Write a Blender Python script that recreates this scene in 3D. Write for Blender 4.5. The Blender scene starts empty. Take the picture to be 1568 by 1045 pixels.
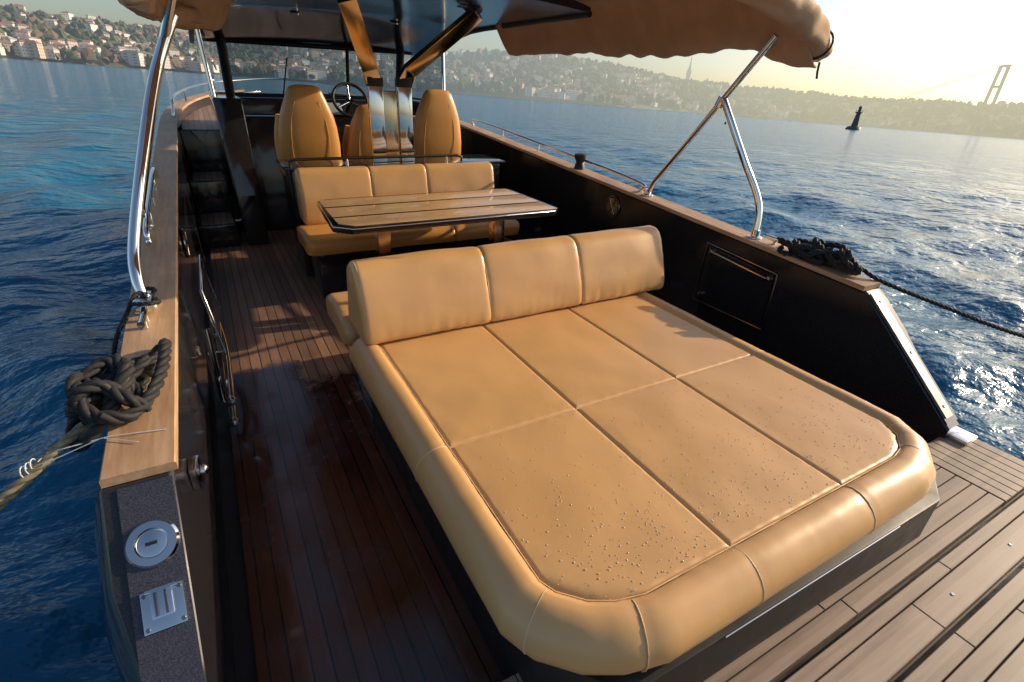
import bpy, bmesh, math, random
import numpy as np
from mathutils import Vector, Matrix, noise
random.seed(7); rng=np.random.default_rng(3)
scene=bpy.context.scene
scene.view_settings.view_transform='Standard'; scene.view_settings.look='None'; scene.view_settings.exposure=0
WATER_Z=-0.55
R=Vector((.0393,.0075,.9992)).normalized().rotation_difference(Vector((0,0,1))).to_matrix().to_4x4()
SUN_AZ=math.radians(98); SUN_EL=math.radians(22)

# ------------------------------------------------------------------ materials
def newmat(name):
    m=bpy.data.materials.new(name); m.use_nodes=True
    nt=m.node_tree; b=nt.nodes["Principled BSDF"]
    return m,nt,b
def N(nt,t,**kw):
    n=nt.nodes.new(t)
    for k,v in kw.items(): setattr(n,k,v)
    return n
def L(nt,a,b): nt.links.new(a,b)
def ramp(nt,fac,stops):
    r=nt.nodes.new('ShaderNodeValToRGB'); L(nt,fac,r.inputs[0])
    e=r.color_ramp.elements
    e[0].position,e[0].color=stops[0][0],(*stops[0][1],1)
    e[1].position,e[1].color=stops[-1][0],(*stops[-1][1],1)
    for p,c in stops[1:-1]:
        x=e.new(p); x.color=(*c,1)
    return r
def noise_n(nt,vec,scale,detail=4,rough=.5,mscale=None):
    if mscale:
        mp=nt.nodes.new('ShaderNodeMapping'); mp.inputs['Scale'].default_value=mscale
        L(nt,vec,mp.inputs[0]); vec=mp.outputs[0]
    n=nt.nodes.new('ShaderNodeTexNoise'); n.inputs['Scale'].default_value=scale
    n.inputs['Detail'].default_value=detail; n.inputs['Roughness'].default_value=rough
    L(nt,vec,n.inputs['Vector']); return n
def math_n(nt,op,a,b=None):
    n=nt.nodes.new('ShaderNodeMath'); n.operation=op
    for i,v in enumerate((a,b)):
        if v is None: continue
        if isinstance(v,(int,float)): n.inputs[i].default_value=v
        else: L(nt,v,n.inputs[i])
    return n.outputs[0]
def bump(nt,b,h,strength,dist,prev=None):
    n=nt.nodes.new('ShaderNodeBump'); n.inputs['Strength'].default_value=strength; n.inputs['Distance'].default_value=dist
    L(nt,h,n.inputs['Height'])
    if prev: L(nt,prev.outputs[0],n.inputs['Normal'])
    L(nt,n.outputs[0],b.inputs['Normal']); return n
def simple(name,col,rough=.5,metal=0,coat=0,nscale=8,var=.15,bs=0,bscale=200,detail=3):
    m,nt,b=newmat(name)
    tc=N(nt,'ShaderNodeTexCoord')
    n=noise_n(nt,tc.outputs['Object'],nscale,detail)
    c0=tuple(c*(1-var) for c in col); c1=tuple(min(1,c*(1+var)) for c in col)
    r=ramp(nt,n.outputs[0],[(.3,c0),(.7,c1)]); L(nt,r.outputs[0],b.inputs['Base Color'])
    rr=ramp(nt,n.outputs[0],[(.3,(rough*.8,)*3),(.7,(min(1,rough*1.25),)*3)]); L(nt,rr.outputs[0],b.inputs['Roughness'])
    b.inputs['Metallic'].default_value=metal; b.inputs['Coat Weight'].default_value=coat; b.inputs['Coat Roughness'].default_value=.08
    if bs:
        n2=noise_n(nt,tc.outputs['Object'],bscale,2); bump(nt,b,n2.outputs[0],bs,.002)
    return m
def vinyl(name,col,rough=.34):
    m,nt,b=newmat(name); tc=N(nt,'ShaderNodeTexCoord'); o=tc.outputs['Object']
    n=noise_n(nt,o,2.2,4,.5)
    r=ramp(nt,n.outputs[0],[(.3,tuple(c*.92 for c in col)),(.7,tuple(c*1.05 for c in col))]); L(nt,r.outputs[0],b.inputs['Base Color'])
    rr=ramp(nt,n.outputs[0],[(.35,(rough*.82,)*3),(.65,(rough*1.18,)*3)]); L(nt,rr.outputs[0],b.inputs['Roughness'])
    b.inputs['Specular IOR Level'].default_value=.65
    n3=noise_n(nt,o,330,1,.5)
    b1=bump(nt,b,n3.outputs[0],.16,.001)
    n2=noise_n(nt,o,9,2,.5); bump(nt,b,n2.outputs[0],.26,.006,b1)
    return m
def teak(name,axis,width,cols,caulk=.09,wet=False,rough=.5,offset=0.0):
    m,nt,b=newmat(name); tc=N(nt,'ShaderNodeTexCoord'); o=tc.outputs['Object']
    s=N(nt,'ShaderNodeSeparateXYZ'); L(nt,o,s.inputs[0])
    c=s.outputs[0] if axis=='Y' else s.outputs[1]
    q=math_n(nt,'DIVIDE',math_n(nt,'ADD',c,10.0+offset),width)
    fl=math_n(nt,'FLOOR',q); fr=math_n(nt,'FRACT',q)
    mask=math_n(nt,'LESS_THAN',fr,caulk)
    wn=N(nt,'ShaderNodeTexWhiteNoise',noise_dimensions='1D'); L(nt,fl,wn.inputs['W'])
    ms=(45,2.2,45) if axis=='Y' else (2.2,45,45)
    g=noise_n(nt,o,1.0,7,.65,ms)
    lg=noise_n(nt,o,3.0,4,.6)
    t=math_n(nt,'ADD',math_n(nt,'MULTIPLY',g.outputs[0],.5),math_n(nt,'MULTIPLY',wn.outputs['Value'],.25))
    t=math_n(nt,'ADD',t,math_n(nt,'MULTIPLY',lg.outputs[0],.25))
    r=ramp(nt,t,[(.3,cols[0]),(.5,cols[1]),(.68,cols[2])])
    col=r.outputs[0]
    if wet:
        w=noise_n(nt,o,1.3,6,.6)
        add=math_n(nt,'SUBTRACT',math_n(nt,'ADD',w.outputs[0],.54),math_n(nt,'MULTIPLY',s.outputs[1],.2))
        wr=ramp(nt,add,[(.42,(0,0,0)),(.47,(1,1,1))])
        mx=N(nt,'ShaderNodeMix',data_type='RGBA',blend_type='MULTIPLY'); L(nt,wr.outputs[0],mx.inputs[0])
        L(nt,col,mx.inputs[6]); mx.inputs[7].default_value=(.30,.19,.19,1); col=mx.outputs[2]
        pud=noise_n(nt,o,4.0,3,.6)
        dry=ramp(nt,pud.outputs[0],[(.4,(.08,)*3),(.62,(.30,)*3)])
        m2=N(nt,'ShaderNodeMix',data_type='RGBA'); L(nt,wr.outputs[0],m2.inputs[0]); m2.inputs[6].default_value=(.5,.5,.5,1); L(nt,dry.outputs[0],m2.inputs[7])
        L(nt,m2.outputs[2],b.inputs['Roughness'])
        b.inputs['Specular IOR Level'].default_value=.75
    else:
        rr=ramp(nt,g.outputs[0],[(.3,(rough*.8,)*3),(.7,(rough*1.2,)*3)]); L(nt,rr.outputs[0],b.inputs['Roughness'])
    mk=N(nt,'ShaderNodeMix',data_type='RGBA'); L(nt,mask,mk.inputs[0]); L(nt,col,mk.inputs[6]); mk.inputs[7].default_value=(.008,.007,.007,1)
    L(nt,mk.outputs[2],b.inputs['Base Color'])
    h=math_n(nt,'SUBTRACT',math_n(nt,'MULTIPLY',g.outputs[0],.35),mask)
    bump(nt,b,h,.45,.0015)
    return m
TAN=vinyl('tan_vinyl',(.66,.37,.145))
TANSEAT=vinyl('tan_seat_vinyl',(.62,.29,.075))
PIPE=simple('stitch_piping',(.74,.51,.28),.5)
BLACK=simple('black_gelcoat',(.019,.018,.020),.10,coat=.5,var=.3,nscale=240,detail=1)
BLACKM=simple('black_matte',(.014,.013,.014),.5,var=.3)
HULLTOP=simple('dark_metallic_gelcoat',(.040,.040,.054),.26,coat=.3,var=.5,nscale=330,detail=1)
CHROME=simple('stainless',(.80,.80,.80),.08,metal=1,var=.04)
BRUSHED=simple('brushed_trim',(.40,.37,.33),.16,metal=1,var=.35,nscale=9)
TANSTEEL=simple('steel_tan_reflection',(.74,.60,.42),.14,metal=1,var=.08)  # tan tint paints reflected upholstery into the polished steel
CANVAS=simple('canvas',(.50,.31,.18),.85,var=.12,nscale=6,bs=.4,bscale=500)
ROOFM=simple('roof_lining',(.012,.016,.034),.16,coat=.4,var=.3)
WOODCAP=teak('teak_cap','Y',50,[(.22,.12,.06),(.44,.26,.14),(.66,.45,.27)],caulk=0.0)
DECK=teak('teak_deck','Y',.058,[(.17,.09,.055),(.30,.165,.10),(.44,.25,.16)],caulk=.10,wet=True)
BOWDECK=teak('bow_teak','Y',.058,[(.15,.09,.06),(.26,.16,.10),(.36,.23,.15)])
PLANK=teak('platform_teak','X',.0593,[(.15,.10,.075),(.27,.19,.14),(.38,.28,.215)],caulk=0,rough=.5,offset=.006)
TABLE=simple('table_top',(.60,.38,.19),.26,coat=.2,var=.06,nscale=2)
BROPE=simple('black_rope',(.016,.015,.016),.75,var=.5,nscale=60)
TROPE=simple('weathered_rope',(.22,.19,.12),.85,var=.4,nscale=60)
WHITE=simple('white_plastic',(.75,.75,.73),.4)
def glass(name,tint,mixf):
    m=bpy.data.materials.new(name); m.use_nodes=True; nt=m.node_tree
    nt.nodes.remove(nt.nodes["Principled BSDF"]); out=nt.nodes["Material Output"]
    t=N(nt,'ShaderNodeBsdfTransparent'); t.inputs[0].default_value=(*tint,1)
    g=N(nt,'ShaderNodeBsdfGlossy'); g.inputs['Roughness'].default_value=.03
    fr=N(nt,'ShaderNodeFresnel'); fr.inputs[0].default_value=1.45
    mx=N(nt,'ShaderNodeMixShader'); f=math_n(nt,'ADD',fr.outputs[0],mixf); L(nt,f,mx.inputs[0]); L(nt,t.outputs[0],mx.inputs[1]); L(nt,g.outputs[0],mx.inputs[2])
    L(nt,mx.outputs[0],out.inputs[0]); return m
GLASS=glass('tinted_glass',(.45,.52,.56),.03)
CLEAR=glass('clear_acrylic',(.8,.8,.8),.08)

# ------------------------------------------------------------------ geometry helpers
def group(name,M=R):
    e=bpy.data.objects.new(name,None); scene.collection.objects.link(e); e.empty_display_size=.2; e.matrix_world=M; return e
def mesh(name,verts,faces,mat,parent=None,smooth=True,ang=40,top=None):
    me=bpy.data.meshes.new(name); me.from_pydata([tuple(v) for v in verts],[],faces); me.update()
    bm=bmesh.new(); bm.from_mesh(me); bmesh.ops.recalc_face_normals(bm,faces=bm.faces); bm.to_mesh(me); bm.free()
    if smooth:
        me.shade_smooth(); me.set_sharp_from_angle(angle=math.radians(ang))
    if mat: me.materials.append(mat)
    o=bpy.data.objects.new(name,me); scene.collection.objects.link(o)
    if parent: o.parent=parent
    elif top is not None: o.matrix_world=top
    return o
def bevel_mesh(o,w,seg=3,angle=30,sharp=None):
    bm=bmesh.new(); bm.from_mesh(o.data)
    ed=[e for e in bm.edges if len(e.link_faces)==2 and e.calc_face_angle(0)>math.radians(angle)]
    bmesh.ops.bevel(bm,geom=ed,offset=w,segments=seg,profile=.6,affect='EDGES',clamp_overlap=True)
    bm.to_mesh(o.data); bm.free(); o.data.shade_smooth(); o.data.set_sharp_from_angle(angle=math.radians(sharp if sharp else (50/seg if seg>1 else 15))); return o
def box(name,x,y,z,mat,parent,bev=.008,seg=2,fn=None):
    v=[(a,b,c) for a in x for b in y for c in z]
    if fn: v=[fn(*p) for p in v]
    f=[(0,1,3,2),(4,6,7,5),(0,4,5,1),(2,3,7,6),(0,2,6,4),(1,5,7,3)]
    o=mesh(name,v,f,mat,parent)
    if bev: bevel_mesh(o,bev,seg)
    return o
def prism(name,poly,z0,z1,mat,parent,bev=.005,seg=2):
    n=len(poly); v=[(x,y,z0) for x,y in poly]+[(x,y,z1) for x,y in poly]
    f=[tuple(range(n)),tuple(range(n,2*n))]+[(i,(i+1)%n,n+(i+1)%n,n+i) for i in range(n)]
    o=mesh(name,v,f,mat,parent)
    if bev: bevel_mesh(o,bev,seg)
    return o
def loft(name,rings,mat,parent,caps=True,closed=True,ang=60):
    n=len(rings[0]); v=[p for r in rings for p in r]; f=[]
    for i in range(len(rings)-1):
        for j in range(n if closed else n-1):
            k=(j+1)%n; f.append((i*n+j,i*n+k,(i+1)*n+k,(i+1)*n+j))
    if caps: f.append(tuple(range(n))); f.append(tuple((len(rings)-1)*n+j for j in range(n)))
    return mesh(name,v,f,mat,parent,ang=ang)
def catmull(pts,res=8):
    P=[Vector(p) for p in pts]; P=[2*P[0]-P[1]]+P+[2*P[-1]-P[-2]]; out=[]
    for i in range(1,len(P)-2):
        for k in range(res):
            t=k/res; a,b,c,d=P[i-1:i+3]
            out.append(.5*((2*b)+(c-a)*t+(2*a-5*b+4*c-d)*t*t+(3*b-a-3*c+d)*t**3))
    out.append(P[-2]); return out
def sweep(pts,rad,seg=12):
    pts=[Vector(p) for p in pts]; n=len(pts); rings=[]; prev=None
    for i,p in enumerate(pts):
        t=(pts[min(i+1,n-1)]-pts[max(i-1,0)]).normalized()
        if prev is None:
            prev=t.orthogonal().normalized()
        prev=(prev-t*prev.dot(t)).normalized(); b=t.cross(prev)
        r=rad(i/(n-1)) if callable(rad) else rad
        rings.append([p+(prev*math.cos(a)+b*math.sin(a))*r for a in [2*math.pi*k/seg for k in range(seg)]])
    return rings
def tube(name,pts,r,mat,parent,smooth=False,seg=12,res=8):
    if smooth: pts=catmull(pts,res)
    return loft(name,sweep(pts,r,seg),mat,parent)
def join_rings(name,ringsets,mat,parent,top=None):
    v=[];f=[]
    for rings in ringsets:
        n=len(rings[0]); o=len(v); v+= [p for r in rings for p in r]
        for i in range(len(rings)-1):
            for j in range(n):
                k=(j+1)%n; f.append((o+i*n+j,o+i*n+k,o+(i+1)*n+k,o+(i+1)*n+j))
        f.append(tuple(o+j for j in range(n))); f.append(tuple(o+(len(rings)-1)*n+j for j in range(n)))
    return mesh(name,v,f,mat,parent,ang=70,top=top)
def rope_rings(pts,Rr,res=10,pitch=7.0):
    P=catmull(pts,res)
    ds=[0]
    for a,b in zip(P,P[1:]): ds.append(ds[-1]+(b-a).length)
    tot=ds[-1]; step=Rr*.8; m=max(8,int(tot/step)); Q=[]; j=0
    for i in range(m+1):
        d=tot*i/m
        while j<len(ds)-2 and ds[j+1]<d: j+=1
        t=(d-ds[j])/max(1e-9,ds[j+1]-ds[j]); Q.append(P[j].lerp(P[j+1],t))
    prev=None; fr=[]
    for i,p in enumerate(Q):
        t=(Q[min(i+1,m)]-Q[max(i-1,0)]).normalized()
        if prev is None: prev=t.orthogonal().normalized()
        prev=(prev-t*prev.dot(t)).normalized(); fr.append((prev.copy(),t.cross(prev)))
    out=[]
    for s in range(3):
        pp=[]
        for i,p in enumerate(Q):
            a=2*math.pi*s/3+2*math.pi*(tot*i/m)/(pitch*Rr)
            pp.append(p+(fr[i][0]*math.cos(a)+fr[i][1]*math.sin(a))*Rr*.5)
        out.append(sweep(pp,Rr*.54,7))
    return out
def lathe(name,prof,c,axis,mat,parent,seg=32):
    ax=Vector(axis).normalized(); u=ax.orthogonal().normalized(); w=ax.cross(u); c=Vector(c)
    rings=[[c+ax*h+(u*math.cos(a)+w*math.sin(a))*r for a in [2*math.pi*k/seg for k in range(seg)]] for r,h in prof]
    return loft(name,rings,mat,parent,ang=35)
def sm(a,b,x):
    t=min(1,max(0,(x-a)/(b-a))); return t*t*(3-2*t)
def cushion_poly(name,poly,z0,drop,w,mat,parent,step=.016,puff=.006):
    xs=[p[0] for p in poly]; ys=[p[1] for p in poly]; x0,x1,y0,y1=min(xs),max(xs),min(ys),max(ys)
    nx=int((x1-x0)/step); ny=int((y1-y0)/step)
    def cells(a,b,n,ww):
        s=set(np.round(np.linspace(a,b,n+1),5).tolist())
        for e in (.0015,.004,.008,.013): s|={round(a+e,5),round(b-e,5)}
        return sorted(s)
    gx=cells(x0,x1,nx,w); gy=cells(y0,y1,ny,w)
    bm=bmesh.new(); g=[[bm.verts.new((x,y,0)) for y in gy] for x in gx]
    for i in range(len(gx)-1):
        for j in range(len(gy)-1): bm.faces.new((g[i][j],g[i+1][j],g[i+1][j+1],g[i][j+1]))
    cx=sum(xs)/len(xs); cy=sum(ys)/len(ys); E=[]
    for a,b in zip(poly,poly[1:]+poly[:1]):
        d=Vector((b[0]-a[0],b[1]-a[1],0)).normalized(); n=Vector((d.y,-d.x,0))
        if (Vector((cx,cy,0))-Vector((a[0],a[1],0))).dot(n)>0: n=-n
        E.append((Vector((a[0],a[1],0)),n))
        bmesh.ops.bisect_plane(bm,geom=bm.verts[:]+bm.edges[:]+bm.faces[:],plane_co=E[-1][0],plane_no=n,clear_outer=True,dist=1e-6)
    for v in bm.verts:
        d=min(-(v.co-a).dot(n) for a,n in E); d=max(0,d)
        t=min(1,d/w); z=z0-drop*(1-math.sqrt(max(0,1-(1-t)**2)))
        pk=.0012*math.sin(v.co.x*95+3*noise.noise(Vector((v.co.x*9,v.co.y*9,0))))*math.sin(v.co.y*88)*math.exp(-d/.02)
        z+=puff*min(1,d/.22)**.7+.003*noise.noise(Vector((v.co.x*6,v.co.y*6,3)))*min(1,d/.05)+pk*min(1,d/.006)
        v.co.z=z
    me=bpy.data.meshes.new(name); bm.to_mesh(me); bm.free(); me.shade_smooth(); me.materials.append(mat)
    o=bpy.data.objects.new(name,me); scene.collection.objects.link(o); o.parent=parent; return o
def bolster(name,prof,x0,x1,seams,mat,parent,endr=.05,lean=0,depth=.018):
    P=[];m=len(prof)
    for i in range(m):
        a,b,c,d=[Vector((0,*prof[(i+k)%m])) for k in (-1,0,1,2)]
        for k in range(5):
            t=k/5; P.append(.5*((2*b)+(c-a)*t+(2*a-5*b+4*c-d)*t*t+(3*b-a-3*c+d)*t**3))
    cy=sum(p.y for p in P)/len(P); cz=sum(p.z for p in P)/len(P)
    xs=set(np.round(np.linspace(x0,x1,130),4))
    for e in (0,.003,.008,.015,.025,.035,.05): xs|={round(x0+e*endr/.05,4),round(x1-e*endr/.05,4)}
    for s in seams:
        for e in (-.02,-.01,-.004,0,.004,.01,.02): xs.add(round(s+e,4))
    allS=list(seams)+[x0,x1]
    rings=[]
    for x in sorted(xs):
        de=min(x-x0,x1-x); t=min(1,de/endr); inset=endr*.9*(1-math.sqrt(max(0,1-(1-t)**2)))
        for s in seams: inset+=depth*math.exp(-abs(x-s)/.009)*.6
        near=min(abs(x-s) for s in allS)
        ring=[]
        for p in P:
            d=Vector((0,p.y-cy,p.z-cz)); l=d.length; q=d*(max(.02,(l-inset))/l)
            wv=.006*noise.noise(Vector((x*5,p.y*9,p.z*9)))+.004*noise.noise(Vector((x*6,p.y*45,p.z*45)))*math.exp(-near/.06)+.003*noise.noise(Vector((x*38,p.y*6,p.z*6)))*sm(cz-.02,cz-.15,p.z)
            q*=1+wv/l
            ring.append(Vector((x,cy+q.y,cz+q.z)))
        rings.append(ring)
    return loft(name,rings,mat,parent,ang=75)

# ------------------------------------------------------------------ boat structure
boat=group('motor_boat')
def sheer(y):
    if y<1.255: return .2+(y-.68)*(.51/.575)
    if y<6.5: return .71+.07*(y-1.255)
    return 1.077+.062*(y-6.5)
CX=1.325
def half_in(y):
    return 1.555 if y<6.5 else 1.555*math.sqrt(max(0,1-((y-6.5)/3.7)**2.3))
def bulwark(name,sgn):
    ys=[.68,.9,1.08,1.255]+[1.5+.5*i for i in range(11)]+[6.9,7.3,7.7,8.1,8.5,8.9,9.3,9.6,9.9,10.1]
    rings=[]
    for y in ys:
        hi=half_in(y); wdt=.16 if y>1.07 else .12
        if y>6.5: hi=max(hi,.02)
        xi=CX+sgn*hi; xo=CX+sgn*(hi+wdt); z=sheer(y)
        zi=-.05 if y<6.6 else z-.12
        rings.append([Vector((xi,y,zi)),Vector((xi,y,z-.012)),Vector((xi+sgn*.01,y,z)),Vector((xo-sgn*.015,y,z)),Vector((xo,y,z-.015)),Vector((xo+sgn*.03,y,z-.12)),Vector((xo+sgn*.0,y,z-.16)),Vector((CX+sgn*(hi*.93+wdt),y,-.2)),Vector((CX+sgn*(hi*.85),y,-.9))])
    return loft(name,rings,BLACK,boat,caps=True,closed=True,ang=30)
bulwark('port_bulwark',-1); bulwark('starboard_bulwark',1)
def cap(name,sgn):
    ys=[1.262]+[1.5+.5*i for i in range(11)]+[6.9,7.3,7.7,8.1,8.5,8.9,9.3,9.6,9.9]
    rings=[]
    for y in ys:
        hi=half_in(y); a=CX+sgn*(hi-.012); b=CX+sgn*(hi+.145); z=sheer(y)
        rings.append([Vector((a,y,z+.002)),Vector((a,y,z+.022)),Vector((a+sgn*.004,y,z+.027)),Vector((b-sgn*.004,y,z+.027)),Vector((b,y,z+.022)),Vector((b,y,z+.002))])
    return loft(name,rings,WOODCAP,boat,ang=30)
cap('port_teak_cap',-1); cap('starboard_teak_cap',1)
def slope_plate(name,x0,x1,mat,y0=.70,y1=1.25,th=.006):
    def P(x,y,h): return (x,y-.66*h,sheer(y)+.75*h)
    v=[P(x,y,h) for x in (x0,x1) for y in (y0,y1) for h in (.001,th)]
    f=[(0,1,3,2),(4,6,7,5),(0,4,5,1),(2,3,7,6),(0,2,6,4),(1,5,7,3)]
    return mesh(name,v,f,mat,boat,ang=30)
slope_plate('port_quarter_top',-.345,-.232,HULLTOP)
slope_plate('starboard_quarter_top',2.884,2.99,BLACK)
slope_plate('starboard_quarter_trim',2.895,2.962,BRUSHED,.72,1.24,.012)
for yy in (.76,.98,1.2):
    nrm_=Vector((0,-.663,.748)); lathe('trim_screw',[(0,0),(.009,0),(.007,.003),(0,.004)],Vector((2.93,yy,sheer(yy)))+nrm_*.013,nrm_,CHROME,boat,12)
box('quarter_foot',(2.90,3.02),(.60,.70),(.149,.172),CHROME,boat,bev=.008)
mesh('cockpit_sole',[(-.24,.55,-.02),(2.89,.55,-.02),(2.89,6.9,-.02),(-.24,6.9,-.02)],[(0,1,2,3)],BLACKM,boat)
box('teak_sole',(-.17,2.83),(.72,6.3),(-.015,0),DECK,boat,bev=.003)
box('lower_step',(-.225,.11),(5.75,6.3),(.002,.22),BLACK,boat)
box('lower_step_teak',(-.2,.09),(5.78,6.28),(.222,.235),BOWDECK,boat,bev=.002)
box('upper_step',(-.225,.11),(6.3,6.88),(.002,.55),BLACK,boat)
box('upper_step_teak',(-.2,.09),(6.32,6.86),(.552,.565),BOWDECK,boat,bev=.002)
fd=[(-.2,6.9),(2.85,6.9)]
for y in (7.3,7.8,8.3,8.8,9.3,9.7,10.0): fd.append((CX+half_in(y)-.0,y))
for y in (10.0,9.7,9.3,8.8,8.3,7.8,7.3): fd.append((CX-half_in(y),y))
v=[(x,y,sheer(y)-.1) for x,y in fd]+[(x,y,.0) for x,y in fd]; n=len(fd)
mesh('foredeck',v,[tuple(range(n))]+[(i,(i+1)%n,n+(i+1)%n,n+i) for i in range(n)],BOWDECK,boat,smooth=False)
box('foredeck_riser',(-.22,.32),(6.885,6.899),(.3,.99),BLACK,boat,bev=.003)
box('platform_hull',(-.2,3.0),(-1.2,.72),(-.8,.10),BLACKM,boat,bev=.02)
v=[];f=[]
def addbox(x0,x1,y0,y1,z0,z1):
    o=len(v)
    for a in (x0,x1):
        for b in (y0,y1):
            for c in (z0,z1): v.append((a,b,c))
    for q in [(0,1,3,2),(4,6,7,5),(0,4,5,1),(2,3,7,6),(0,2,6,4),(1,5,7,3)]: f.append(tuple(o+i for i in q))
rows=[]
groups_=[(.345,.70,6),(.187,.326,1),(-.30,.168,8),(-.75,-.32,7),(-1.2,-.77,7)]
for a,b,k in groups_:
    if k==1: rows+= [(a,a+.095),(a+.099,b)]
    else:
        h_=(b-a)/k; rows+=[(a+h_*i+.0018,a+h_*(i+1)-.0018) for i in range(k)]
for a,b in rows:
    cuts=[-.18,random.uniform(.4,1.0),random.uniform(1.4,2.3),2.62 if a>.33 else 3.04]
    for c0,c1 in zip(cuts,cuts[1:]): addbox(c0+.0015,c1-.0015,a,b,.11,.148+random.uniform(-.0006,.0006))
for i in range(7): addbox(2.626+.059*i,2.626+.059*i+.0555,.345,.70,.11,.1485)
o=mesh('platform_planks',v,f,PLANK,boat); bevel_mesh(o,.002,1,sharp=20)
for x in (1.9,2.35):
    lathe('plank_screw',[(0,0),(.006,0),(.005,.002),(0,.002)],(x,.235,.1485),(0,0,1),CHROME,boat,10)
fr=[(1.75,.27),(2.32,.27),(2.30,.69),(1.75,.64)]
for (a,b) in zip(fr,fr[1:]+fr[:1]):
    tube('hatch_frame',[(2.872,a[0],a[1]),(2.872,b[0],b[1])],.006,BRUSHED,boat)
mesh('hatch_door',[(2.868,y_,z_) for y_,z_ in [(1.77,.285),(2.30,.285),(2.285,.675),(1.77,.63)]],[(0,1,2,3)],BLACK,boat)
tube('hatch_handle',[(2.85,1.8,.60),(2.85,2.24,.645)],.008,TANSTEEL,boat)
for yy,zz in ((1.79,.60),(2.25,.645),(2.26,.33)): lathe('hatch_hinge',[(.0,0),(.016,0),(.016,.02),(0,.022)],(2.868,yy,zz),(-1,0,0),CHROME,boat,16)
def speaker(nm,c,ax):
    lathe(nm,[(0,0),(.082,0),(.085,.006),(.078,.014),(.068,.012),(.060,.004),(.03,.002),(.024,.010),(0,.014)],c,ax,BLACKM,boat,36)
    lathe(nm+'_ring',[(.078,.012),(.085,.012),(.087,.006),(.078,.006)],c,ax,BRUSHED,boat,36)
    for k in range(6):
        a=k*math.pi/3; C=Vector(c)+Vector(ax)*.016
        tube(nm+'_spoke',[C,C+Vector((0,math.cos(a)*.07,math.sin(a)*.07))],.003,BRUSHED,boat,seg=6)
speaker('starboard_speaker',(2.878,3.33,.72),(-1,0,0)); speaker('port_speaker',(-.228,3.5,.68),(1,0,0))
for yy in (2.55,3.15):
    tube('grab_rod',[(-.17,yy,.12),(-.17,yy+.06,.50)],.015,CHROME,boat)
tube('grab_rail',[(-.13,2.40,.20),(-.12,2.8,.28),(-.15,3.2,.36)],.018,CHROME,boat,True)
tube('grab_rail_low',[(-.14,2.40,.08),(-.13,2.8,.15),(-.16,3.2,.22)],.015,CHROME,boat,True)
for c_ in ((-.13,2.40,.20),(-.14,2.40,.08)): lathe('rail_knob',[(0,-.02),(.02,-.015),(.025,0),(.02,.02),(0,.025)],c_,(0,1,.1),CHROME,boat,16)
mesh('acrylic_pocket',[(-.12,2.75,.3),(-.12,3.35,.3),(-.16,3.35,.64),(-.16,2.75,.64)],[(0,1,2,3)],CLEAR,boat)
tube('pocket_rim',[(-.2,2.75,.3),(-.12,2.75,.3),(-.16,2.75,.64),(-.16,3.35,.64),(-.12,3.35,.3)],.008,CHROME,boat)
box('latch',(-.228,-.198),(1.43,1.50),(.50,.575),CHROME,boat,bev=.006)
lathe('latch_knob',[(0,0),(.016,0),(.018,.01),(.010,.018),(0,.02)],(-.198,1.465,.54),(1,0,0),CHROME,boat,16)
box('latch_low',(-.228,-.208),(1.50,1.545),(.455,.50),CHROME,boat,bev=.004)
nrm=Vector((0,-.663,.748)); al=Vector((0,.748,.663))
c=Vector((-.29,1.14,sheer(1.14)))+nrm*.006
lathe('shore_power_inlet',[(0,0),(.053,0),(.055,.004),(.050,.011),(.034,.012),(.030,.007),(.027,.008),(.0,.010)],c,nrm,CHROME,boat,40)
tube('inlet_key_slot',[c+nrm*.012+Vector((-.012,0,0)),c+nrm*.012+Vector((.012,0,0))],.004,BLACKM,boat,seg=8)
def sbox(nm,c,hx,hy,h,mat,z0=0):
    vv=[c+Vector((a*hx,0,0))+al*(b*hy)+nrm*(z0+d*h) for a in (-1,1) for b in (-1,1) for d in (0,1)]
    o=mesh(nm,vv,[(0,1,3,2),(4,6,7,5),(0,4,5,1),(2,3,7,6),(0,2,6,4),(1,5,7,3)],mat,boat); bevel_mesh(o,min(h,hx,hy)*.3,2); return o
c2=Vector((-.285,1.03,sheer(1.03)))+nrm*.006
sbox('hinge_plate',c2,.042,.045,.008,CHROME)
sbox('hinge_lid',c2+al*.012,.022,.03,.014,CHROME,.008)
sbox('hinge_rib',c2+al*.012+Vector((.01,0,0)),.003,.026,.006,BRUSHED,.022)
sbox('hinge_rib',c2+al*.012-Vector((.01,0,0)),.003,.026,.006,BRUSHED,.022)
tube('hinge_pin',[c2+al*.042+nrm*.012+Vector((-.03,0,0)),c2+al*.042+nrm*.012+Vector((.03,0,0))],.006,CHROME,boat)
for a in (-1,1):
    for b_ in (-1,1): lathe('hinge_screw',[(0,0),(.005,0),(.004,.002),(0,.002)],c2+Vector((a*.034,0,0))+al*(b_*.036)+nrm*.008,nrm,BRUSHED,boat,10)
tube('bow_rail',[(CX-half_in(y)-.03,y,sheer(y)+.16+(.0 if y>7 else -.12)) for y in (6.8,7.0,7.4,8.0,8.6,9.2,9.7)]+[(CX,10.1,sheer(10)+.2)]+[(CX+half_in(y)+.03,y,sheer(y)+.16) for y in (9.7,9.2,8.6,8.0,7.4,7.0)],.014,CHROME,boat,True)
for y in (7.2,8.2,9.2):
    for s in (-1,1): tube('bow_rail_post',[(CX+s*(half_in(y)+.03),y,sheer(y)),(CX+s*(half_in(y)+.03),y,sheer(y)+.16)],.012,CHROME,boat)
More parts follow.
